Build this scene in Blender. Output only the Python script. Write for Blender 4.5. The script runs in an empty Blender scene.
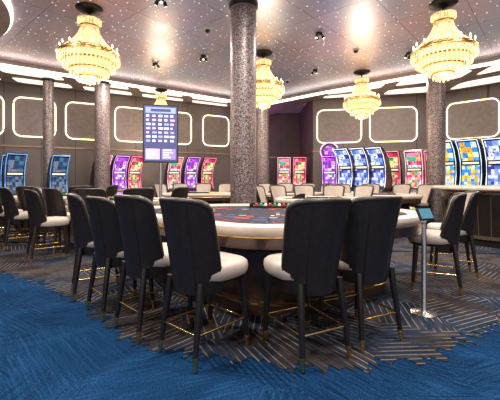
import bpy, bmesh, math, random
from mathutils import Vector, Matrix
random.seed(7)
S=bpy.context.scene
pi=math.pi
# ------------------------------------------------------------------ materials
def newmat(name):
    m=bpy.data.materials.new(name); m.use_nodes=True
    nt=m.node_tree; b=nt.nodes['Principled BSDF']; return m,nt,b
def pm(name,col,rough=.5,metal=0,emis=None,es=0,noise=0,nscale=8,coat=0,bump=0):
    m,nt,b=newmat(name)
    b.inputs['Base Color'].default_value=(*col,1)
    b.inputs['Roughness'].default_value=rough
    b.inputs['Metallic'].default_value=metal
    b.inputs['Coat Weight'].default_value=coat
    if emis: 
        b.inputs['Emission Color'].default_value=(*emis,1); b.inputs['Emission Strength'].default_value=es
    if noise or bump:
        tc=nt.nodes.new('ShaderNodeTexCoord'); n=nt.nodes.new('ShaderNodeTexNoise'); n.inputs['Scale'].default_value=nscale
        n.inputs['Detail'].default_value=4
        nt.links.new(tc.outputs['Object'],n.inputs['Vector'])
        if noise:
            r=nt.nodes.new('ShaderNodeValToRGB')
            r.color_ramp.elements[0].position=.3; r.color_ramp.elements[1].position=.7
            r.color_ramp.elements[0].color=(*[max(0,c*(1-noise)) for c in col],1)
            r.color_ramp.elements[1].color=(*[min(1,c*(1+noise)) for c in col],1)
            nt.links.new(n.outputs['Fac'],r.inputs[0]); nt.links.new(r.outputs[0],b.inputs['Base Color'])
        if bump:
            bp=nt.nodes.new('ShaderNodeBump'); bp.inputs['Strength'].default_value=bump; bp.inputs['Distance'].default_value=.01
            nt.links.new(n.outputs['Fac'],bp.inputs['Height']); nt.links.new(bp.outputs[0],b.inputs['Normal'])
    return m
def M(nt,op,a,b=None,c=None):
    n=nt.nodes.new('ShaderNodeMath'); n.operation=op
    for i,v in enumerate((a,b,c)):
        if v is None: continue
        if isinstance(v,(int,float)): n.inputs[i].default_value=v
        else: nt.links.new(v,n.inputs[i])
    return n.outputs[0]
def mixc(nt,f,a,b):
    n=nt.nodes.new('ShaderNodeMix'); n.data_type='RGBA'
    for s,v in ((n.inputs[0],f),(n.inputs[6],a),(n.inputs[7],b)):
        if isinstance(v,(int,float)): s.default_value=v
        elif isinstance(v,tuple): s.default_value=(*v,1)
        else: nt.links.new(v,s)
    return n.outputs[2]
def noise(nt,vec,scale,detail=3,rough=.5):
    n=nt.nodes.new('ShaderNodeTexNoise'); n.inputs['Scale'].default_value=scale; n.inputs['Detail'].default_value=detail
    n.inputs['Roughness'].default_value=rough
    nt.links.new(vec,n.inputs['Vector']); return n.outputs['Fac']
def ramp(nt,f,p0,p1):
    n=nt.nodes.new('ShaderNodeMapRange'); n.inputs[1].default_value=p0; n.inputs[2].default_value=p1
    nt.links.new(f,n.inputs[0]); return n.outputs[0]
def hatch(nt,vec,cell,freq,dist=.25,sx=30,off=0):
    """patches of parallel lines, each patch with its own direction"""
    ad=nt.nodes.new('ShaderNodeVectorMath'); ad.inputs[1].default_value=(off,off*.7,0); nt.links.new(vec,ad.inputs[0]); vec=ad.outputs[0]
    nz=nt.nodes.new('ShaderNodeTexNoise'); nz.inputs['Scale'].default_value=5; nz.inputs['Detail'].default_value=4; nt.links.new(vec,nz.inputs['Vector'])
    va=nt.nodes.new('ShaderNodeVectorMath'); va.operation='MULTIPLY_ADD'
    nt.links.new(nz.outputs['Color'],va.inputs[0]); va.inputs[1].default_value=(dist,)*3; nt.links.new(vec,va.inputs[2])
    v=nt.nodes.new('ShaderNodeTexVoronoi'); v.voronoi_dimensions='2D'; v.inputs['Scale'].default_value=cell; nt.links.new(va.outputs[0],v.inputs['Vector'])
    sp=nt.nodes.new('ShaderNodeSeparateColor'); nt.links.new(v.outputs['Color'],sp.inputs[0])
    ang=M(nt,'MULTIPLY',sp.outputs[0],6.28)
    rt=nt.nodes.new('ShaderNodeVectorRotate'); rt.rotation_type='Z_AXIS'
    nt.links.new(vec,rt.inputs['Vector']); nt.links.new(ang,rt.inputs['Angle'])
    s=nt.nodes.new('ShaderNodeSeparateXYZ'); nt.links.new(rt.outputs[0],s.inputs[0])
    w=M(nt,'SINE',M(nt,'MULTIPLY',s.outputs[0],freq))
    cb=nt.nodes.new('ShaderNodeCombineXYZ'); nt.links.new(M(nt,'MULTIPLY',s.outputs[0],sx),cb.inputs[0]); nt.links.new(M(nt,'MULTIPLY',s.outputs[1],1.6),cb.inputs[1])
    st=noise(nt,cb.outputs[0],1.6,3)
    return w,st,sp.outputs[1]
def carpet_blue():
    m,nt,b=newmat('carpet_blue'); tc=nt.nodes.new('ShaderNodeTexCoord'); vec=tc.outputs['Object']
    w,st,rnd=hatch(nt,vec,1.3,150,.5,36)
    w2,st2,rnd2=hatch(nt,vec,2.1,190,.4,46,3.7)
    c=mixc(nt,ramp(nt,noise(nt,vec,1.1,4),.3,.7),(.006,.030,.085),(.012,.055,.145))
    c=mixc(nt,M(nt,'MULTIPLY',ramp(nt,st,.48,.7),.55),c,(.022,.10,.24))
    c=mixc(nt,M(nt,'MULTIPLY',ramp(nt,st2,.48,.66),M(nt,'MULTIPLY',ramp(nt,rnd2,.3,.6),.85)),c,(.003,.010,.030))
    wl=M(nt,'MULTIPLY',ramp(nt,w,.2,.9),ramp(nt,rnd,.5,.8))
    c=mixc(nt,M(nt,'MULTIPLY',wl,.65),c,(.003,.010,.030))
    f=noise(nt,vec,90,2)
    c=mixc(nt,M(nt,'MULTIPLY',ramp(nt,f,.4,.64),.7),c,(.003,.012,.034))
    nt.links.new(c,b.inputs['Base Color']); b.inputs['Roughness'].default_value=1; b.inputs['Specular IOR Level'].default_value=.03
    return m
def carpet_gold():
    m,nt,b=newmat('carpet_gold_lines'); tc=nt.nodes.new('ShaderNodeTexCoord'); vec=tc.outputs['Object']
    w,st,rnd=hatch(nt,vec,1.5,105,.3)
    base=mixc(nt,ramp(nt,noise(nt,vec,1.5,4),.42,.6),(.026,.022,.026),(.011,.030,.066))
    base=mixc(nt,M(nt,'MULTIPLY',ramp(nt,st,.45,.65),.5),base,(.085,.074,.070))
    line=M(nt,'MULTIPLY',ramp(nt,w,.74,.95),ramp(nt,noise(nt,vec,3.0,3),.42,.54))
    c=mixc(nt,M(nt,'MULTIPLY',line,.72),base,(.34,.25,.155))
    f=noise(nt,vec,140,2)
    c=mixc(nt,M(nt,'MULTIPLY',ramp(nt,f,.4,.68),.45),c,(.01,.01,.012))
    nt.links.new(c,b.inputs['Base Color']); b.inputs['Roughness'].default_value=1; b.inputs['Specular IOR Level'].default_value=.05
    return m
def ceiling_mat():
    m,nt,b=newmat('ceiling_metal_stars'); tc=nt.nodes.new('ShaderNodeTexCoord'); vec=tc.outputs['Object']
    rt=nt.nodes.new('ShaderNodeVectorRotate'); rt.rotation_type='Z_AXIS'; rt.inputs['Angle'].default_value=.72
    nt.links.new(vec,rt.inputs['Vector'])
    br=nt.nodes.new('ShaderNodeTexBrick'); br.offset=0; br.inputs['Scale'].default_value=1; br.inputs['Mortar Size'].default_value=.006
    br.inputs['Brick Width'].default_value=1.2; br.inputs['Row Height'].default_value=1.2
    br.inputs['Color1'].default_value=(0,0,0,1); br.inputs['Color2'].default_value=(1,1,1,1); br.inputs['Mortar'].default_value=(.5,.5,.5,1)
    nt.links.new(rt.outputs[0],br.inputs['Vector'])
    f=br.outputs['Fac']
    c=mixc(nt,ramp(nt,noise(nt,vec,.35,3),.4,.6),(.68,.56,.66),(.50,.56,.74))
    c=mixc(nt,M(nt,'MULTIPLY',br.outputs['Color'],.25),c,(.80,.76,.80))
    c=mixc(nt,M(nt,'MULTIPLY',f,.7),c,(.12,.11,.12))
    nt.links.new(c,b.inputs['Base Color']); b.inputs['Metallic'].default_value=.6
    rr=ramp(nt,noise(nt,vec,1.5,3),.3,.7)
    nt.links.new(M(nt,'MULTIPLY_ADD',rr,.10,.30),b.inputs['Roughness'])
    v=nt.nodes.new('ShaderNodeTexVoronoi'); v.inputs['Scale'].default_value=4.6; v.voronoi_dimensions='2D'; nt.links.new(vec,v.inputs['Vector'])
    sp=nt.nodes.new('ShaderNodeSeparateColor'); nt.links.new(v.outputs['Color'],sp.inputs[0])
    star=M(nt,'LESS_THAN',v.outputs['Distance'],M(nt,'MULTIPLY_ADD',sp.outputs[0],.045,.018))
    b.inputs['Emission Color'].default_value=(1,.95,1,1)
    nt.links.new(M(nt,'MULTIPLY',star,2.4),b.inputs['Emission Strength'])
    m.cycles.emission_sampling='NONE'
    return m
def mosaic_mat(name,dark,light):
    m,nt,b=newmat(name); tc=nt.nodes.new('ShaderNodeTexCoord')
    v=nt.nodes.new('ShaderNodeTexVoronoi'); v.inputs['Scale'].default_value=70; nt.links.new(tc.outputs['Object'],v.inputs['Vector'])
    sp=nt.nodes.new('ShaderNodeSeparateColor'); nt.links.new(v.outputs['Color'],sp.inputs[0])
    c=mixc(nt,M(nt,'POWER',sp.outputs[0],1.6),dark,light)
    nt.links.new(c,b.inputs['Base Color']); b.inputs['Metallic'].default_value=.4
    b.inputs['Roughness'].default_value=.42
    return m
def wall_mat(name,c1,c2,ew=.0):
    m,nt,b=newmat(name); tc=nt.nodes.new('ShaderNodeTexCoord'); vec=tc.outputs['Object']
    s=nt.nodes.new('ShaderNodeSeparateXYZ'); nt.links.new(vec,s.inputs[0])
    u=M(nt,'ADD',s.outputs[0],M(nt,'MULTIPLY',s.outputs[1],.5))
    seam=M(nt,'LESS_THAN',M(nt,'FRACT',M(nt,'MULTIPLY',u,.9)),.025)
    c=mixc(nt,ramp(nt,noise(nt,vec,1.2,4),.3,.7),c1,c2)
    c=mixc(nt,M(nt,'MULTIPLY',seam,.8),c,(.02,.015,.015))
    nt.links.new(c,b.inputs['Base Color']); b.inputs['Roughness'].default_value=.55
    return m
def screen_mat(name,cols,scale,st=1.5,seed=0):
    m,nt,b=newmat(name); tc=nt.nodes.new('ShaderNodeTexCoord')
    mp=nt.nodes.new('ShaderNodeMapping'); mp.inputs['Location'].default_value=(.5,1.7*seed,.5); mp.inputs['Scale'].default_value=(1,0.01,1); nt.links.new(tc.outputs['Object'],mp.inputs[0])
    v=nt.nodes.new('ShaderNodeTexVoronoi'); v.distance='CHEBYCHEV'; v.inputs['Scale'].default_value=scale; v.inputs['Randomness'].default_value=.25
    nt.links.new(mp.outputs[0],v.inputs['Vector'])
    sp=nt.nodes.new('ShaderNodeSeparateColor'); nt.links.new(v.outputs['Color'],sp.inputs[0])
    r=nt.nodes.new('ShaderNodeValToRGB'); r.color_ramp.interpolation='CONSTANT'
    for i,c in enumerate(cols):
        e=r.color_ramp.elements[i] if i<2 else r.color_ramp.elements.new(i/len(cols))
        e.position=i/len(cols); e.color=(*c,1)
    nt.links.new(sp.outputs[0],r.inputs[0])
    n2=noise(nt,mp.outputs[0],scale*2.4,3)
    c=mixc(nt,ramp(nt,n2,.54,.68),r.outputs[0],(.05,.03,.08))
    b.inputs['Base Color'].default_value=(.01,.01,.01,1); b.inputs['Roughness'].default_value=.15
    nt.links.new(c,b.inputs['Emission Color']); b.inputs['Emission Strength'].default_value=st
    m.cycles.emission_sampling='NONE'
    return m
def emi(name,c,s,sample=True):
    m=pm(name,tuple(min(1,x*.8) for x in c),.5,0,c,s)
    if not sample: m.cycles.emission_sampling='NONE'
    return m
BLK=pm('black_leather',(.016,.0105,.008),.40,noise=.3,nscale=30,bump=.15)
CRM=pm('cream_leather',(.43,.36,.31),.5,noise=.12,nscale=6,bump=.1)
RAIL=pm('rail_leather',(.52,.43,.36),.45,noise=.1,nscale=6,bump=.1)
WBLK=pm('black_lacquer_wood',(.012,.008,.006),.3,coat=.25,noise=.3,nscale=5)
GOLD=pm('brass',(.85,.55,.20),.22,1,noise=.1)
CHROME=pm('brushed_steel',(.6,.6,.62),.25,1,noise=.1)
DARKM=pm('dark_metal',(.03,.03,.03),.4,.6,noise=.2)
WOOD=pm('walnut',(.050,.025,.017),.3,coat=.4,noise=.5,nscale=7)
TAUPE=pm('taupe_panel',(.26,.21,.195),.5,noise=.2,nscale=3)
FELT=pm('felt_dark',(.012,.011,.022),.9,noise=.35,nscale=9)
PRW=pm('print_cream',(.26,.24,.25),.8,noise=.1); PRR=pm('print_red',(.36,.022,.035),.8,noise=.1); PRB=pm('print_blue',(.03,.045,.13),.8,noise=.1)
CHR=[pm('chip_red',(.5,.02,.03),.4,noise=.1),pm('chip_green',(.02,.3,.1),.4,noise=.1),pm('chip_white',(.8,.78,.72),.4,noise=.1)]
COVE=emi('cove_led_warm',(1,.88,.72),4.0)
LOOP=emi('wall_loop_led',(1,.82,.58),2.2,False)
PANEL=emi('lit_ceiling_panel',(1,.88,.74),1.15)
# ------------------------------------------------------------------ mesh builder
class MB:
    def __init__(s): s.v=[];s.f=[];s.m=[]
    def add(s,vs,fs,mat):
        o=len(s.v); s.v+= [tuple(v) for v in vs]
        for f in fs: s.f.append([i+o for i in f]); s.m.append(mat)
    def box(s,c,d,mat,rz=0,rx=0):
        R=Matrix.Rotation(rz,3,'Z')@Matrix.Rotation(rx,3,'X')
        vs=[Vector(c)+R@Vector((sx*d[0]/2,sy*d[1]/2,sz*d[2]/2)) for sx in(-1,1) for sy in(-1,1) for sz in(-1,1)]
        s.add(vs,[(0,1,3,2),(4,6,7,5),(0,4,5,1),(2,3,7,6),(0,2,6,4),(1,5,7,3)],mat)
    def cyl(s,p0,p1,r0,r1,n,mat,caps=True):
        p0=Vector(p0);p1=Vector(p1);d=(p1-p0).normalized();a=d.orthogonal().normalized();b=d.cross(a)
        vs=[];
        for p,r in((p0,r0),(p1,r1)):
            for i in range(n):
                t=2*pi*i/n; vs.append(p+(a*math.cos(t)+b*math.sin(t))*r)
        fs=[(i,(i+1)%n,n+(i+1)%n,n+i) for i in range(n)]
        if caps: fs+=[tuple(range(n))[::-1],tuple(range(n,2*n))]
        s.add(vs,fs,mat)
    def lathe(s,prof,n,mat,c=(0,0,0)):
        vs=[];k=len(prof)
        for i in range(n):
            t=2*pi*i/n
            for r,z in prof: vs.append((c[0]+r*math.cos(t),c[1]+r*math.sin(t),c[2]+z))
        fs=[(i*k+j,((i+1)%n)*k+j,((i+1)%n)*k+j+1,i*k+j+1) for i in range(n) for j in range(k-1)]
        s.add(vs,fs,mat)
    def tube(s,pts,r,n,mat,closed=False):
        pts=[Vector(p) for p in pts];K=len(pts);vs=[]
        up=Vector((0,0,1))
        for i,p in enumerate(pts):
            a=pts[(i-1)%K] if (closed or i>0) else p; b=pts[(i+1)%K] if (closed or i<K-1) else p
            d=(b-a).normalized()
            x=d.cross(up); 
            if x.length<.05: x=d.cross(Vector((1,0,0)))
            x.normalize(); y=x.cross(d)
            for j in range(n):
                t=2*pi*j/n; vs.append(p+(x*math.cos(t)+y*math.sin(t))*r)
        fs=[]
        for i in range(K if closed else K-1):
            for j in range(n):
                fs.append((i*n+j,i*n+(j+1)%n,((i+1)%K)*n+(j+1)%n,((i+1)%K)*n+j))
        if not closed: fs+=[tuple(range(n)),tuple(range((K-1)*n,K*n))]
        s.add(vs,fs,mat)
    def prism(s,poly,z0,z1,mat,top=None):
        n=len(poly); vs=[(x,y,z0) for x,y in poly]+[(x,y,z1) for x,y in poly]
        s.add(vs,[(i,(i+1)%n,n+(i+1)%n,n+i) for i in range(n)]+[tuple(range(n))[::-1]],mat)
        s.add([(x,y,z1) for x,y in poly],[tuple(range(n))],mat if top is None else top)
    def sweep(s,loops,mat):
        n=len(loops[0]);vs=[p for l in loops for p in l]
        s.add(vs,[(k*n+i,k*n+(i+1)%n,(k+1)*n+(i+1)%n,(k+1)*n+i) for k in range(len(loops)-1) for i in range(n)],mat)
    def grid(s,fn,nu,nv,mat):
        vs=[fn(u/nu,v/nv) for u in range(nu+1) for v in range(nv+1)]
        s.add(vs,[(u*(nv+1)+v,(u+1)*(nv+1)+v,(u+1)*(nv+1)+v+1,u*(nv+1)+v+1) for u in range(nu) for v in range(nv)],mat)
    def mesh(s,name,mats,ang=38,merge=True):
        me=bpy.data.meshes.new(name); me.from_pydata(s.v,[],s.f)
        for m in mats: me.materials.append(m)
        for p,i in zip(me.polygons,s.m): p.material_index=i
        bm=bmesh.new(); bm.from_mesh(me)
        if merge: bmesh.ops.remove_doubles(bm,verts=bm.verts,dist=.00005)
        bmesh.ops.recalc_face_normals(bm,faces=bm.faces)
        for f in bm.faces: f.smooth=True
        for e in bm.edges:
            if len(e.link_faces)==2:
                if e.calc_face_angle(0)>math.radians(ang): e.smooth=False
        bm.to_mesh(me); bm.free(); return me
def put(name,me,loc=(0,0,0),rz=0,sc=1):
    o=bpy.data.objects.new(name,me); S.collection.objects.link(o); o.location=loc; o.rotation_euler=(0,0,rz)
    o.scale=(sc,)*3 if not isinstance(sc,tuple) else sc
    return o
def chaikin(p,k=3,r=.25):
    for _ in range(k):
        q=[]
        for i in range(len(p)):
            a=p[i];b=p[(i+1)%len(p)]
            q.append((a[0]*(1-r)+b[0]*r,a[1]*(1-r)+b[1]*r)); q.append((a[0]*r+b[0]*(1-r),a[1]*r+b[1]*(1-r)))
        p=q
    return p
def inset(poly,d):
    n=len(poly);out=[]
    A=sum(poly[i][0]*poly[(i+1)%n][1]-poly[(i+1)%n][0]*poly[i][1] for i in range(n)); sg=1 if A>0 else -1
    for i in range(n):
        a=Vector(poly[i-1]);b=Vector(poly[(i+1)%n]);t=(b-a).normalized()
        out.append((poly[i][0]-t.y*d*sg,poly[i][1]+t.x*d*sg))
    return out
# ------------------------------------------------------------------ room shell
F=MB(); F.prism([(-13,-3),(12.5,-3),(12.5,18),(-13,18)],-.1,0,0); put('floor',F.mesh('floor',[carpet_blue()]))
edge=[(-12.4,8.1),(-8.5,6.9),(-5.6,6.0),(-3.9,5.2),(-2.5,4.3),(-1.65,3.6),(-1.15,3.0),(-.6,2.62),(0,2.47),(.6,2.38),(1.3,2.55),(2.1,3.05),(2.9,3.6),(4.2,4.3),(6,4.8),(9,5.3),(11.3,5.8)]
fine=[]
for i in range(len(edge)-1):
    a=Vector(edge[i]);b=Vector(edge[i+1]);n=max(2,int((b-a).length/.03)); t=(b-a).normalized(); nn=Vector((-t.y,t.x))
    for k in range(n):
        q=a.lerp(b,k/n)+nn*random.uniform(-.14,.10)*abs(math.sin(k*.23+i))**.5; fine.append((q.x,q.y))
fine+= [edge[-1],(9.4,9.3),(6.5,12.2),(2.3,13.1),(2.3,16.8),(-.65,16.8),(-.65,14.6),(-7.3,10.8),(-12.4,7.9)]
C=MB(); C.prism(fine,.0005,.006,0); put('floor_carpet_inlay',C.mesh('floor_carpet_inlay',[carpet_gold()]))
CZ=4.45
F=MB(); F.prism([(-13,-3),(12.5,-3),(12.5,18),(-13,18)],CZ,CZ+.1,0); put('ceiling',F.mesh('ceiling',[ceiling_mat()]))
WM=wall_mat('wall_padded_taupe',(.105,.082,.078),(.145,.115,.108)); WD=wall_mat('wall_dark_brown',(.07,.048,.043),(.10,.07,.06))
wp=[(-12.6,-3),(-12.6,8.0),(-7.4,11),(-.75,14.8),(-.75,17),(2.4,17),(2.4,13.3),(6.6,12.4),(9.5,9.5),(11.5,7.0),(11.5,-3)]
wn=['side_left','left','back_left','recess_left','recess_back','recess_right','back_right','right','far_right','side_right']
def seg(a,b,z0,z1,th,mat,name,mats,off=0):
    a=Vector(a);b=Vector(b);t=(b-a).normalized();n=Vector((-t.y,t.x))
    p=[a+n*off,b+n*off,b+n*(off+th),a+n*(off+th)]
    m=MB(); m.prism([(q.x,q.y) for q in p],z0,z1,0); return put(name,m.mesh(name,mats))
BRZ=pm('trim_bronze',(.25,.17,.11),.35,.7,noise=.1)
for i,nm in enumerate(wn):
    dark=nm.startswith('recess')
    seg(wp[i],wp[i+1],0,CZ,.15,0,'wall_'+nm,[WD if dark else WM])
    seg(wp[i],wp[i+1],0,.16,.03,0,'baseboard_'+nm,[WBLK],off=-.03)
    seg(wp[i],wp[i+1],2.28,2.33,.03,0,'trim_rail_'+nm,[BRZ],off=-.03)
INS=pm('loop_inset_lit_wall',(.19,.15,.14),.6,noise=.15)  # same wall inside the loops, colour lightened so it looks lit
def loops(a,b,centers,w,z0=2.62,z1=3.85,name='wall_light_loop'):
    a=Vector(a);b=Vector(b);t=(b-a).normalized();n=Vector((t.y,-t.x))
    for s0 in centers:
        pts=[];r=.22
        for cx,cz,a0 in((w/2-r,z1-r,0),(-w/2+r,z1-r,90),(-w/2+r,z0+r,180),(w/2-r,z0+r,270)):
            for k in range(6):
                an=math.radians(a0+k*18); pts.append((cx+r*math.cos(an),cz+r*math.sin(an)))
        m=MB(); P=[]
        for x,z in pts:
            q=a+t*(s0+x)+n*.035; P.append((q.x,q.y,z))
        m.tube(P,.022,6,0,closed=True)
        q=[]
        for x,z in pts:
            e=a+t*(s0+x*.98)+n*.006; q.append((e.x,e.y,3.23+(z-3.23)*.97))
        m.add(q,[tuple(range(len(q)))],1)
        put(name,m.mesh(name,[LOOP,INS]))
loops(wp[1],wp[2],[1.2,3.0,4.95],1.55)
loops(wp[2],wp[3],[.55,2.0,3.55,5.25,6.9],1.15)
loops(wp[6],wp[7],[.95,2.85],1.6)
loops(wp[7],wp[8],[1.1,3.0],1.5)
inner=[(-12.5,5.4),(-6.9,9.0),(-.7,13.6),(.9,13.9),(2.6,12.2),(6.3,9.1),(8.0,6.2),(11.4,1.5)]
outer=[(-12.55,8.0),(-7.4,10.95),(-.8,14.75),(.9,16.9),(2.5,13.2),(6.6,12.3),(9.5,9.4),(11.4,7.0)]
SO=MB(); n=len(inner); SZ=4.28
poly=inner+outer[::-1]
SO.prism(poly,SZ,CZ-.002,0)
for i in range(n-1):
    a=Vector(inner[i]);b=Vector(inner[i+1]);c=Vector(outer[i+1]);d=Vector(outer[i])
    if i==3 or i==2: continue
    L=(b-a).length;k=max(1,round(L/2.1))
    for j in range(k):
        for (v0,v1) in ((.10,.38),(.62,.90)):
            def P(u,v): 
                x=a.lerp(b,u).lerp(d.lerp(c,u),v); return (x.x,x.y)
            u0=(j+.10)/k;u1=(j+.90)/k
            pp=chaikin([P(u0,v0),P(u1,v0),P(u1,v1),P(u0,v1)],3,.12)
            SO.prism(pp,SZ-.012,SZ+.002,1)
SO.tube([(x,y,SZ+.0) for x,y in inner],.045,6,2)
put('ceiling_soffit',SO.mesh('ceiling_soffit',[TAUPE,PANEL,COVE]))
m=MB()
arc=[(-3.95,3.2),(-3.95,4.5),(-4.1,5.6),(-4.45,6.6),(-5.2,7.5),(-6.2,8.05),(-7.6,8.4)]
def smooth(p,k=3):
    for _ in range(k):
        q=[p[0]]
        for i in range(len(p)-1):
            a=p[i];b=p[i+1]; q+= [(a[0]*.75+b[0]*.25,a[1]*.75+b[1]*.25),(a[0]*.25+b[0]*.75,a[1]*.25+b[1]*.75)]
        q.append(p[-1]);p=q
    return p
A=smooth(arc); m.tube([(x,y,CZ-.05) for x,y in A],.026,6,1)
k=len(A)
rows=[[(x-.02,y,CZ-.01) for x,y in A],[(x-.02,y,CZ-.10) for x,y in A],[(x-.5,y+.15,CZ-.12) for x,y in A],[(x-.5,y+.15,CZ-.01) for x,y in A]]
vs=[p for r in rows for p in r]
m.add(vs,[(r*k+i,r*k+i+1,(r+1)*k+i+1,(r+1)*k+i) for r in range(3) for i in range(k-1)],0)
put('trim_cove_curve',m.mesh('trim_cove_curve',[TAUPE,COVE]))
# ------------------------------------------------------------------ columns
MOS=mosaic_mat('mosaic_bronze',(.05,.038,.036),(.40,.31,.30)); 
def column(x,y,r,zt=CZ):
    m=MB(); m.lathe([(0,0),(r+.05,0),(r+.05,.1),(r+.02,.13),(r,.15)],40,1)
    m.lathe([(r,.15)]+[(r,z*.1*(zt-.3)/1) for z in (3,5,7,9)]+[(r,zt-.08)],40,0)
    m.lathe([(r,zt-.08),(r+.03,zt-.06),(r+.03,zt-.001),(0,zt-.001)],40,1)
    put('mosaic_column',m.mesh('mosaic_column',[MOS,DARKM]),(x,y,.006))
for x,y,r in ((-.12,6.35,.235),(-4.6,10.9,.225),(5.1,9.6,.23),(.45,12.3,.22),(-6.05,10.5,.15)): column(x,y,r,(CZ if y<9.7 else 4.28)-.01)
# ------------------------------------------------------------------ chandeliers
CRY,nt,b=newmat('crystal_strands')
b.inputs['Base Color'].default_value=(.95,.80,.5,1); b.inputs['Roughness'].default_value=.15
b.inputs['Emission Color'].default_value=(1,.70,.32,1); 
tc=nt.nodes.new('ShaderNodeTexCoord'); nv=nt.nodes.new('ShaderNodeTexVoronoi'); nv.inputs['Scale'].default_value=26; nt.links.new(tc.outputs['Object'],nv.inputs['Vector'])
sp=nt.nodes.new('ShaderNodeSeparateColor'); nt.links.new(nv.outputs['Color'],sp.inputs[0])
nt.links.new(M(nt,'MULTIPLY_ADD',M(nt,'POWER',sp.outputs[0],3),1.5,.36),b.inputs['Emission Strength']); CRY.cycles.emission_sampling='NONE'
GLOW=emi('chandelier_glow',(1,.64,.28),1.0,False)
BULB=emi('candle_bulb',(1,.85,.6),6,False)
def chand_mesh():
    m=MB()
    m.lathe([(0,0),(.24,0),(.24,-.02),(.20,-.05),(.05,-.09),(.02,-.10),(.018,-.24),(0,-.24)],28,3)
    m.lathe([(0,-.22),(.05,-.23),(.15,-.19),(.19,-.22),(.18,-.27),(.14,-.36)],28,1)
    m.lathe([(.05,-.30),(.10,-.45),(.13,-.60),(.20,-.74),(.34,-.84),(.40,-.92),(.36,-1.05),(.24,-1.20),(.08,-1.30),(0,-1.31)],24,2)
    def prof(t):
        if t<.2: r=.20-.045*(t/.2); z=-.21-.14*(t/.2); return r,z
        t=(t-.2)/.8
        r=.155+(.46-.155)*(t**1.8); z=-.35-(.80-.35)*t; return r,z
    N=44
    for i in range(N):
        a=2*pi*i/N+.02
        pts=[(prof(k/9)[0]*math.cos(a),prof(k/9)[0]*math.sin(a),prof(k/9)[1]) for k in range(10)]
        m.tube(pts,.0085,4,0)
    for r,z,h in((.165,-.33,.03),(.46,-.80,.035),(.53,-.86,.045),(.45,-.99,.03),(.33,-1.13,.025),(.17,-1.26,.02)):
        m.lathe([(r-.015,z),(r+.012,z),(r+.018,z-h/2),(r+.012,z-h),(r-.015,z-h),(r-.015,z)],36,1)
    def drop(x,y,z,L,w):
        m.add([(x,y,z),(x+w,y,z-L*.6),(x,y+w,z-L*.6),(x-w,y,z-L*.6),(x,y-w,z-L*.6),(x,y,z-L)],[(0,1,2),(0,2,3),(0,3,4),(0,4,1),(5,2,1),(5,3,2),(5,4,3),(5,1,4)],0)
    for r,z,L,n in((.20,-.22,.09,20),(.53,-.90,.12,48),(.49,-.93,.13,44),(.45,-1.02,.13,38),(.39,-1.06,.12,32),(.33,-1.155,.12,28),(.26,-1.18,.11,22),(.17,-1.28,.10,14),(.08,-1.30,.12,7)):
        for i in range(n):
            a=2*pi*i/n; drop(r*math.cos(a),r*math.sin(a),z,L,.014)
    drop(0,0,-1.30,.14,.03)
    for i in range(16):
        a=2*pi*i/16; x,y=.49*math.cos(a),.49*math.sin(a)
        m.cyl((x,y,-.86),(x,y,-.78),.012,.012,6,1); m.lathe([(0,0),(.014,.015),(.016,.03),(.0,.07)],6,4,(x,y,-.78))
    return m.mesh('crystal_chandelier',[CRY,GOLD,GLOW,DARKM,BULB])
CM=chand_mesh()
ch=[(-2.98,6.5),(3.48,6.3),(.33,8.8),(3.32,10.4),(-3.0,11.8)]
for x,y in ch:
    put('crystal_chandelier',CM,(x,y,(CZ if y<11 else 4.28)-.001),random.random(),1 if y<11 else .9)
    l=bpy.data.lights.new('chandelier_light','POINT'); l.energy=65; l.color=(1,.78,.52); l.shadow_soft_size=.3
    o=bpy.data.objects.new('chandelier_light',l); o.location=(x,y,2.75); S.collection.objects.link(o)
def spotmesh():
    m=MB(); m.lathe([(0,0),(.07,0),(.07,-.03),(0,-.03)],16,0)
    for i in range(3):
        a=i*2.1; x,y=.07*math.cos(a),.07*math.sin(a)
        m.cyl((0,0,-.02),(x,y,-.06),.012,.012,6,0); m.cyl((x,y,-.05),(x*1.4,y*1.4,-.13),.028,.036,12,0); m.cyl((x*1.4,y*1.4,-.1301),(x*1.42,y*1.42,-.133),.028,.028,12,1)
    return m.mesh('ceiling_spotlight',[DARKM,emi('spot_lens',(1,.9,.75),2,False)])
SM=spotmesh()
for x,y in ((-1.55,6.1),(1.5,7.6),(-1.2,9),(4.0,8.8),(-4.4,8.7),(2.0,5.6),(5.2,6.9),(-2.6,9.6),(1.9,10.2)): put('ceiling_spotlight',SM,(x,y,CZ-.001),random.random()*3)
def dome():
    m=MB(); m.lathe([(0,0),(.085,0),(.085,-.02),(.06,-.025)],20,0); m.lathe([(.06,-.025),(.052,-.055),(.03,-.075),(0,-.082)],20,1)
    return m.mesh('security_camera_dome',[pm('dome_white',(.6,.58,.56),.4,noise=.1),pm('dome_smoke',(.015,.015,.02),.08,noise=.1)])
DM=dome()
for x,y in ((-.9,7.4),(2.6,8.6),(-3.6,7.9),(4.6,7.6),(.9,5.2),(-2.2,5.4),(1.2,11.3)): put('security_camera_dome',DM,(x,y,CZ-.001))
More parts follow.
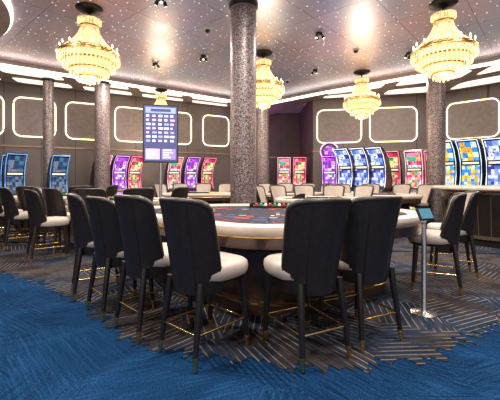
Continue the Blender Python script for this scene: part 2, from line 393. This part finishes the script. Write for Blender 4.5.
# ------------------------------------------------------------------ chair
def chair_mesh():
    m=MB()
    def sh(u,v,off):
        a=math.radians((84-14*v)*u)
        rx=.205+.086*v**.8-off; ry=.20-off
        z=.46+.635*v - .045*(abs(u)**7)*v
        z+= .008*math.cos(u*pi/2)*v
        return (rx*math.sin(a),-ry*math.cos(a)-.085*v**1.3+(.03*abs(u)**2*(1-v)),z)
    NU,NV=24,10
    m.grid(lambda u,v:sh(u*2-1,v,0),NU,NV,0)
    m.grid(lambda u,v:sh(u*2-1,v,.04),NU,NV,1)
    for vv in(0,1): m.grid(lambda u,w:sh(u*2-1,vv,.04*w),NU,1,0)
    for uu in(-1,1): m.grid(lambda v,w:sh(uu,v,.04*w),NV,1,0)
    pts=[sh(-1,k/10,.02) for k in range(11)]+[sh(-1+2*k/24,1,.02) for k in range(1,24)]+[sh(1,1-k/10,.02) for k in range(11)]
    m.tube(pts,.023,8,0)
    for uu in(-.42,.42): m.tube([sh(uu,.03+k*.094,-.001) for k in range(11)],.0035,5,0)
    def ring(s,z,n=36):
        out=[]
        for i in range(n):
            t=2*pi*i/n; c,si=math.cos(t),math.sin(t)
            x=.235*s*abs(c)**.6*(1 if c>0 else -1); y=.25*s*abs(si)**.6*(1 if si>0 else -1)+.07
            if y<0: x*=1-.28*abs(y)/.2
            out.append((x,y,z))
        return out
    m.sweep([ring(.90,.515),ring(.96,.52),ring(.99,.545)],2)
    R=[ring(.97,.545),ring(1.03,.56),ring(1.06,.60),ring(1.04,.635),ring(.95,.654),ring(.6,.664),ring(.02,.667)]
    m.sweep(R,1); m.sweep([ring(.9,.515),ring(.02,.515)],2)
    LG=((.165,-.15,.20,-.225),(.185,.235,.205,.27))
    for sx in(-1,1):
        for (x0,y0,x1,y1) in LG:
            p0=Vector((sx*x0,y0,.55));p1=Vector((sx*x1,y1,0))
            q=p0.lerp(p1,.85); m.cyl(p0,q,.028,.019,10,2); m.cyl(q,p1,.020,.014,10,3)
            m.cyl(q+Vector((0,0,.004)),q-Vector((0,0,.012)),.024,.024,10,3)
    z=.215
    def leg(sx,f):
        x0,y0,x1,y1=LG[f]; t=(.55-z)/.55
        return (sx*(x0+(x1-x0)*t),y0+(y1-y0)*t,z)
    m.tube([leg(-1,0),leg(-1,1)],.008,8,3); m.tube([leg(1,0),leg(1,1)],.008,8,3); m.tube([leg(-1,1),leg(1,1)],.010,8,3); m.tube([leg(-1,0),leg(1,0)],.008,8,3)
    return m.mesh('casino_chair',[BLK,CRM,WBLK,GOLD],50)
CHM=chair_mesh()
def chair(x,y,face,z=.006,sc=1): return put('casino_chair',CHM,(x,y,z),math.radians(face-90),sc)
for x,y,f in ((-.365,2.64,48),(-.86,3.05,45),(-1.30,3.45,42),(-1.75,3.95,28),(.43,2.63,117),(.92,2.90,116),(2.22,4.12,152),(2.78,4.75,160)): chair(x,y,f,sc=1.03 if y<3.2 else 1)
# ------------------------------------------------------------------ gaming tables
def table(name,poly,loc,rz=0,z=.86,detail=True,big=False):
    o=chaikin(poly,3); m=MB()
    n=len(o)
    def ringz(d,z): return [(x,y,z) for x,y in inset(o,d)]
    m.sweep([ringz(.03,z-.095),ringz(.005,z-.07),ringz(0,z-.035),ringz(.012,z-.01),ringz(.045,z+.004),ringz(.13,z+.004),ringz(.165,z-.006),ringz(.18,z-.022)],0)
    m.add(ringz(.175,z-.02),[tuple(range(n))],1)
    m.sweep([ringz(.03,z-.095),ringz(.028,z-.105)],3)
    m.sweep([ringz(.035,z-.105),ringz(.045,z-.20),ringz(.10,z-.23),ringz(.3,z-.24)],2)
    ip=.46 if big else .34
    m.sweep([ringz(.28,z-.24),ringz(ip,z-.27),ringz(ip,.12),ringz(ip-.05,.10),ringz(ip-.05,.0)],2)
    m.sweep([ringz(ip-.05,.11),ringz(ip-.065,.105),ringz(ip-.065,.09),ringz(ip-.05,.085)],3)
    zz=z-.0185
    c=Vector((sum(p[0] for p in o)/n,sum(p[1] for p in o)/n))
    L1=inset(o,.27);L2=inset(o,.280)
    m.sweep([[(x,y,zz) for x,y in L1],[(x,y,zz) for x,y in L2]],4)
    per=0;nb=0
    for i in range(n):
        a=Vector(L2[i]);b=Vector(L2[(i+1)%n]);per+=(b-a).length
        if per>.26:
            per=0;nb+=1
            d=(c-a).normalized();t=Vector((-d.y,d.x));q=a+d*.13
            pts=[q+t*.08+d*.06,q-t*.08+d*.06,q-t*.08-d*.06,q+t*.08-d*.06]
            m.add([(p.x,p.y,zz+.0005) for p in pts],[(0,1,2,3)],(6,5,6)[nb%3])
            pts=[q+t*.065+d*.045,q-t*.065+d*.045,q-t*.065-d*.045,q+t*.065-d*.045]
            m.add([(p.x,p.y,zz+.001) for p in pts],[(0,1,2,3)],1)
            if big:
                q=a+d*.34
                pts=[q+t*.09+d*.05,q-t*.09+d*.05,q-t*.09-d*.05,q+t*.09-d*.05]
                m.add([(p.x,p.y,zz+.0005) for p in pts],[(0,1,2,3)],(6,5,5)[nb%3])
            q=a+d*(.52 if big else .3)
            k=[(q.x+.05*math.cos(s*pi/6),q.y+.05*math.sin(s*pi/6),zz+.0006) for s in range(12)]
            m.add(k,[tuple(range(12))],(6,5,4)[nb%3])
    me=m.mesh(name,[RAIL,FELT,WOOD,GOLD,PRW,PRB,PRR]); return put(name,me,(loc[0],loc[1],.006),rz)
main=[(.05,2.72),(1.1,3.24),(1.95,3.72),(2.1,4.5),(1.2,5.4),(-.5,5.5),(-1.75,4.8),(-1.65,4.25),(-.8,3.48)]
mc=(.2,4.1)
table('casino_card_table',[(x-mc[0],y-mc[1]) for x,y in main],mc,z=.895,big=True)
TZ=.006+.842
MZ=.006+.895-.0175
def traymesh():
    m=MB(); m.box((0,0,.015),(.62,.22,.03),2)
    for i in range(9):
        x=-.26+i*.065
        m.cyl((x,-.09,.035),(x,.09,.035),.022,.022,12,(3,4,5)[i%3])
    m.box((-.34,0,.03),(.02,.24,.06),2); m.box((.34,0,.03),(.02,.24,.06),2); m.box((0,.12,.03),(.7,.02,.06),2)
    return m.mesh('chip_tray',[BLK,GOLD,WBLK]+CHR)
TM=traymesh()
put('chip_tray',TM,(.35,4.95,MZ),math.radians(-4))
def shoe():
    m=MB()
    m.add([(-.07,-.13,0),(.07,-.13,0),(.07,.13,0),(-.07,.13,0),(-.07,-.10,.05),(.07,-.10,.05),(.07,.13,.13),(-.07,.13,.13)],[(0,1,2,3),(4,5,6,7),(0,1,5,4),(1,2,6,5),(2,3,7,6),(3,0,4,7)],0)
    m.add([(-.05,-.121,.015),(.05,-.121,.015),(.05,-.107,.043),(-.05,-.107,.043)],[(0,1,2,3)],1)
    return m.mesh('card_shoe',[WBLK,PRW])
SHM=shoe(); put('card_shoe',SHM,(1.1,4.7,MZ),.5); 
def chips():
    m=MB(); 
    for (x,y,k) in ((0,0,6),(.06,.01,4),(.02,.06,8),(-.05,.03,3)):
        for j in range(k): m.cyl((x,y,j*.005),(x,y,j*.005+.0042),.021,.021,14,j%3)
    return m.mesh('chip_stack',CHR)
KM=chips()
for x,y in ((.9,4.1),(-.5,4.3),(.3,3.75)): put('chip_stack',KM,(x,y,MZ),x)
half=[(-1.05,-.1),(-.8,-.75),(0,-1.0),(.8,-.75),(1.05,-.1),(1.0,.4),(-1.0,.4)]
def bj(x,y,rz,chs=(-150,-120,-90,-60,-30)):
    table('casino_blackjack_table',half,(x,y),math.radians(rz))
    R=Matrix.Rotation(math.radians(rz),2)
    t=R@Vector((0,.12)); put('chip_tray',TM,(x+t.x,y+t.y,TZ),math.radians(rz))
    t=R@Vector((.55,.1)); put('card_shoe',SHM,(x+t.x,y+t.y,TZ),math.radians(rz+30))
    for a in chs:
        ar=math.radians(a); d=R@Vector((1.28*math.cos(ar),1.18*math.sin(ar)-.02))
        chair(x+d.x,y+d.y,math.degrees(math.atan2(-d.y,-d.x)))
bj(-2.7,7.3,10,(-165,-132,-100,-68,-30)); bj(1.55,7.5,186,(-150,-118,-88,-58,-28)); bj(3.4,9.2,170,(-155,-125,-90,-55,-25))
bj(-4.9,8.8,30,(-150,-110,-70,-30)); bj(-1.5,10.0,180); bj(1.2,10.4,180)
for x,y,f in ((-3.25,5.55,40),(-4.3,6.5,40),(-4.9,6.95,40),(-6.0,7.5,60),(-6.7,7.9,60)): chair(x,y,f)
# ------------------------------------------------------------------ information display on stand
def disp():
    m=MB(); W,H,z=.66,1.14,2.47
    m.box((0,0,z),(W+.05,.06,H+.05),0)
    m.add([(-W/2,-.032,z-H/2),(W/2,-.032,z-H/2),(W/2,-.032,z+H/2),(-W/2,-.032,z+H/2)],[(0,1,2,3)],1)
    def r(x0,z0,x1,z1,mat,d=.034): m.add([(x0,-d,z0),(x1,-d,z0),(x1,-d,z1),(x0,-d,z1)],[(0,1,2,3)],mat)
    r(-.30,z+.42,.30,z+.54,3)
    r(-.2,z+.45,.2,z+.51,1,.036)
    rr=random.Random(3)
    for i in range(7):
        zz=z+.34-i*.085
        for j in range(5):
            x0=-.29+j*.12; w=rr.uniform(.05,.1); r(x0,zz,x0+w,zz+.045,rr.choice((2,2,3,4)))
    r(-.30,z-.53,-.02,z-.31,4); r(.02,z-.53,.30,z-.31,5)
    for k in range(4): r(-.27,z-.50+k*.05,-.27+rr.uniform(.1,.22),z-.475+k*.05,2,.036); r(.05,z-.50+k*.05,.05+rr.uniform(.1,.22),z-.475+k*.05,2,.036)
    m.cyl((0,.02,.03),(0,.02,z-H/2),.03,.03,14,6); m.box((0,.05,z),(.2,.06,.3),0); m.cyl((0,.05,z-.7),(0,.05,z),.03,.03,12,6)
    m.lathe([(0,0),(.26,0),(.26,.02),(.05,.045),(.0,.045)],28,6,(0,.02,0))
    return m.mesh('portrait_display_screen',[DARKM,emi('scr_navy',(.06,.06,.17),1,False),emi('scr_white',(.68,.72,.85),1.1,False),emi('scr_blue',(.28,.36,.8),.9,False),emi('scr_pink',(.65,.45,.65),.8,False),emi('scr_purple',(.32,.22,.55),.8,False),CHROME])
put('portrait_display_screen',disp(),(-1.53,6.0,.006),math.radians(14),.83)
def stan():
    m=MB(); m.lathe([(0,0),(.12,0),(.12,.012),(.03,.03),(.022,.05),(.022,.86),(.03,.87),(.03,.89),(0,.89)],24,0)
    m.box((0,-.01,.95),(.16,.025,.12),1,0,-.5); m.box((0,-.024,.957),(.14,.006,.10),2,0,-.5)
    return m.mesh('tablet_stand',[CHROME,DARKM,emi('tablet_screen',(.05,.16,.22),.6,False)])
put('tablet_stand',stan(),(1.66,3.34,.006),math.radians(20))
def counter():
    m=MB(); m.lathe([(0,0),(1.0,0),(1.0,.1),(1.04,.12),(1.12,.95),(1.12,1.04)],64,0)
    m.lathe([(1.12,1.04),(1.30,1.06),(1.32,1.08),(1.32,1.11),(1.29,1.125),(0,1.125)],64,1)
    m.lathe([(1.045,.14),(1.06,.14),(1.07,.2),(1.05,.2)],64,2); m.lathe([(1.12,.99),(1.135,.99),(1.135,1.02),(1.12,1.02)],64,2)
    for i in range(32):
        a=2*pi*i/32; m.cyl((1.055*math.cos(a),1.055*math.sin(a),.2),(1.118*math.cos(a),1.118*math.sin(a),.94),.006,.006,6,2)
    return m.mesh('round_bar_counter',[WBLK,pm('counter_top_stone',(.55,.45,.37),.25,noise=.2,nscale=9),BRZ])
put('round_bar_counter',counter(),(5.2,7.2,.006))
# ------------------------------------------------------------------ slot machines
themes=[
 [(1,.75,.08),(.03,.3,.85),(.95,.9,.6),(.08,.45,.9),(.85,.4,.06)],
 [(.9,.04,.12),(.9,.25,.45),(.06,.6,.15),(1,.75,.3),(.6,.02,.08)],
 [(.08,.18,.7),(.68,.75,.95),(.25,.38,.9),(.85,.87,.95),(.04,.04,.3)],
 [(.6,.08,.85),(.9,.35,.85),(.2,.08,.6),(.9,.78,.95),(.3,.04,.5)],
 [(.9,.25,.45),(.9,.78,.78),(.7,.06,.15),(.06,.55,.25),(.9,.5,.15)],
 [(.04,.10,.25),(.1,.3,.45),(.02,.05,.15),(.3,.35,.5),(.05,.08,.2)]]
edgecol=[(.5,.7,1),(1,.2,.3),(.7,.8,1),(.75,.3,1),(1,.5,.65),(.1,.3,.7)]
def slot_mesh(k,wheel=False):
    m=MB(); w=.25
    prof=[(.30,0),(-.22,0),(-.22,.10),(-.26,.12),(-.26,.62),(-.40,.70),(-.40,.76),(-.24,.86),(-.14,.95),(-.08,1.25),(-.10,1.6),(-.22,1.9),(-.40,2.12),(-.36,2.17),(-.14,2.05),(.08,1.8),(.22,1.5),(.30,1.2)]
    n=len(prof)
    vs=[(-w,y,z) for y,z in prof]+[(w,y,z) for y,z in prof]
    m.add(vs,[tuple(range(n)),tuple(range(n,2*n))]+[(i,(i+1)%n,n+(i+1)%n,n+i) for i in range(n)],0)
    def strip(pts,ww,mat,d=.014):
        m.add([p for y,z in pts for p in((-ww,y-d,z),(ww,y-d,z))],[(2*i,2*i+1,2*i+3,2*i+2) for i in range(len(pts)-1)],mat)
    strip([(-.135,.98),(-.08,1.25),(-.092,1.50)],w-.045,1); strip([(-.115,1.62),(-.215,1.88),(-.375,2.08)],w-.045,2)
    strip([(-.096,1.535),(-.10,1.585)],w-.06,5)
    for sx in(-1,1): m.tube([(sx*(w-.008),y-.012,z) for y,z in prof[8:13]],.009,6,3)
    m.tube([(-w+.01,-.405,2.125),(w-.01,-.405,2.125)],.009,6,3)
    m.add([(-w+.03,-.395,.772),(w-.03,-.395,.772),(w-.03,-.25,.868),(-w+.03,-.25,.868)],[(0,1,2,3)],4)
    for i in range(5): m.cyl((-.16+i*.08,-.35,.79),(-.16+i*.08,-.352,.812),.022,.022,10,3)
    m.add([(-w+.04,-.264,.2),(w-.04,-.264,.2),(w-.04,-.264,.58),(-w+.04,-.264,.58)],[(0,1,2,3)],2)
    if wheel:
        m.cyl((0,-.2,2.32),(0,-.12,2.32),.33,.33,32,0)
        P=[(.31*math.cos(2*pi*i/32),-.21,2.32+.31*math.sin(2*pi*i/32)) for i in range(32)]
        m.tube(P,.025,6,3,closed=True)
        m.cyl((0,-.205,2.32),(0,-.21,2.32),.2,.2,24,2)
    st=1.2 if k!=5 else .7
    mats=[WBLK,screen_mat(f'slot_reels_{k}_{wheel}',themes[k],13,st,k),screen_mat(f'slot_top_{k}_{wheel}',themes[k][::-1],8,st,k+3),emi(f'slot_led_{k}_{wheel}',edgecol[k],1.6,False),CHROME,emi(f'slot_marquee_{k}_{wheel}',(.9,.8,.6),.8,False)]
    return m.mesh('slot_machine',mats)
SL=[slot_mesh(k) for k in range(6)]; SW=slot_mesh(3,True)
def slot(x,y,face,k,sc=1.0,me=None): put('slot_machine',me or SL[k],(x,y,.006),math.radians(face+90),sc)
for x,y,f,k,s in ((5.85,10.35,-142,0,1.1),(6.32,9.95,-142,0,1.1),(6.8,9.55,-142,2,1.1),(7.28,9.15,-142,0,1.1),
    (4.65,11.4,-125,1,1.0),(5.25,11.15,-125,4,1.0),(5.85,11.1,-125,1,1.0),
    (3.25,11.7,-140,2,1.05),(3.7,11.45,-140,2,1.05),(4.15,11.2,-140,2,1.05),(1.35,13.9,-95,4,.98),(1.95,13.85,-95,1,.98),
    (-2.75,12.5,-55,4,.95),(-2.2,12.8,-55,3,.95),(-1.65,13.1,-55,1,.95),(-4.95,11.6,-45,4,.95),(-4.5,11.95,-45,3,.95),(-4.1,12.3,-45,1,.95),
    (-6.8,9.9,-45,5,.9),(-6.3,9.35,-45,5,.9),(-7.9,9.2,-50,5,.9),(-5.55,10.1,-45,5,.9)):
    slot(x,y,f,k,s)
slot(2.75,12.1,-105,3,.95,SW)
# ------------------------------------------------------------------ lights
def area(x,y,z,e,col,size,name='ceiling_downlight'):
    l=bpy.data.lights.new(name,'AREA'); l.shape='DISK'; l.size=size; l.energy=e; l.color=col
    o=bpy.data.objects.new(name,l); o.location=(x,y,z); S.collection.objects.link(o)
for x,y,e in ((-1.6,2.6,105),(1.8,2.4,105),(.2,4.2,105),(-3.9,4.6,100),(3.9,4.4,100),(-2,7.9,110),(2.0,7.4,110),(-5.8,8.2,95),(6.2,6.6,85),(0,10.6,110),(4.6,10.6,85),(-4.0,10.2,90),(-1,0.2,95),(2.5,0,95),(-4,1.2,90)):
    area(x,y,(4.24 if y>10 else CZ-.03),e,(1,.93,.86),.3)
l=bpy.data.lights.new('recess_glow_light','POINT'); l.energy=45; l.color=(.8,.3,.85); l.shadow_soft_size=.2
o=bpy.data.objects.new('recess_glow_light',l); o.location=(.2,15.3,3.2); S.collection.objects.link(o)
w=bpy.data.worlds.new('world'); S.world=w; w.use_nodes=True
w.node_tree.nodes['Background'].inputs[0].default_value=(1,.95,.91,1); w.node_tree.nodes['Background'].inputs[1].default_value=.65
cd=bpy.data.cameras.new('camera'); cd.sensor_width=36; cd.lens=25.2; cd.shift_y=-22/500; cd.clip_end=100
c=bpy.data.objects.new('camera',cd); S.collection.objects.link(c); c.location=(0,0,1.3); c.rotation_euler=(pi/2,0,0)
S.camera=c
S.view_settings.view_transform='Standard'; S.view_settings.exposure=.08
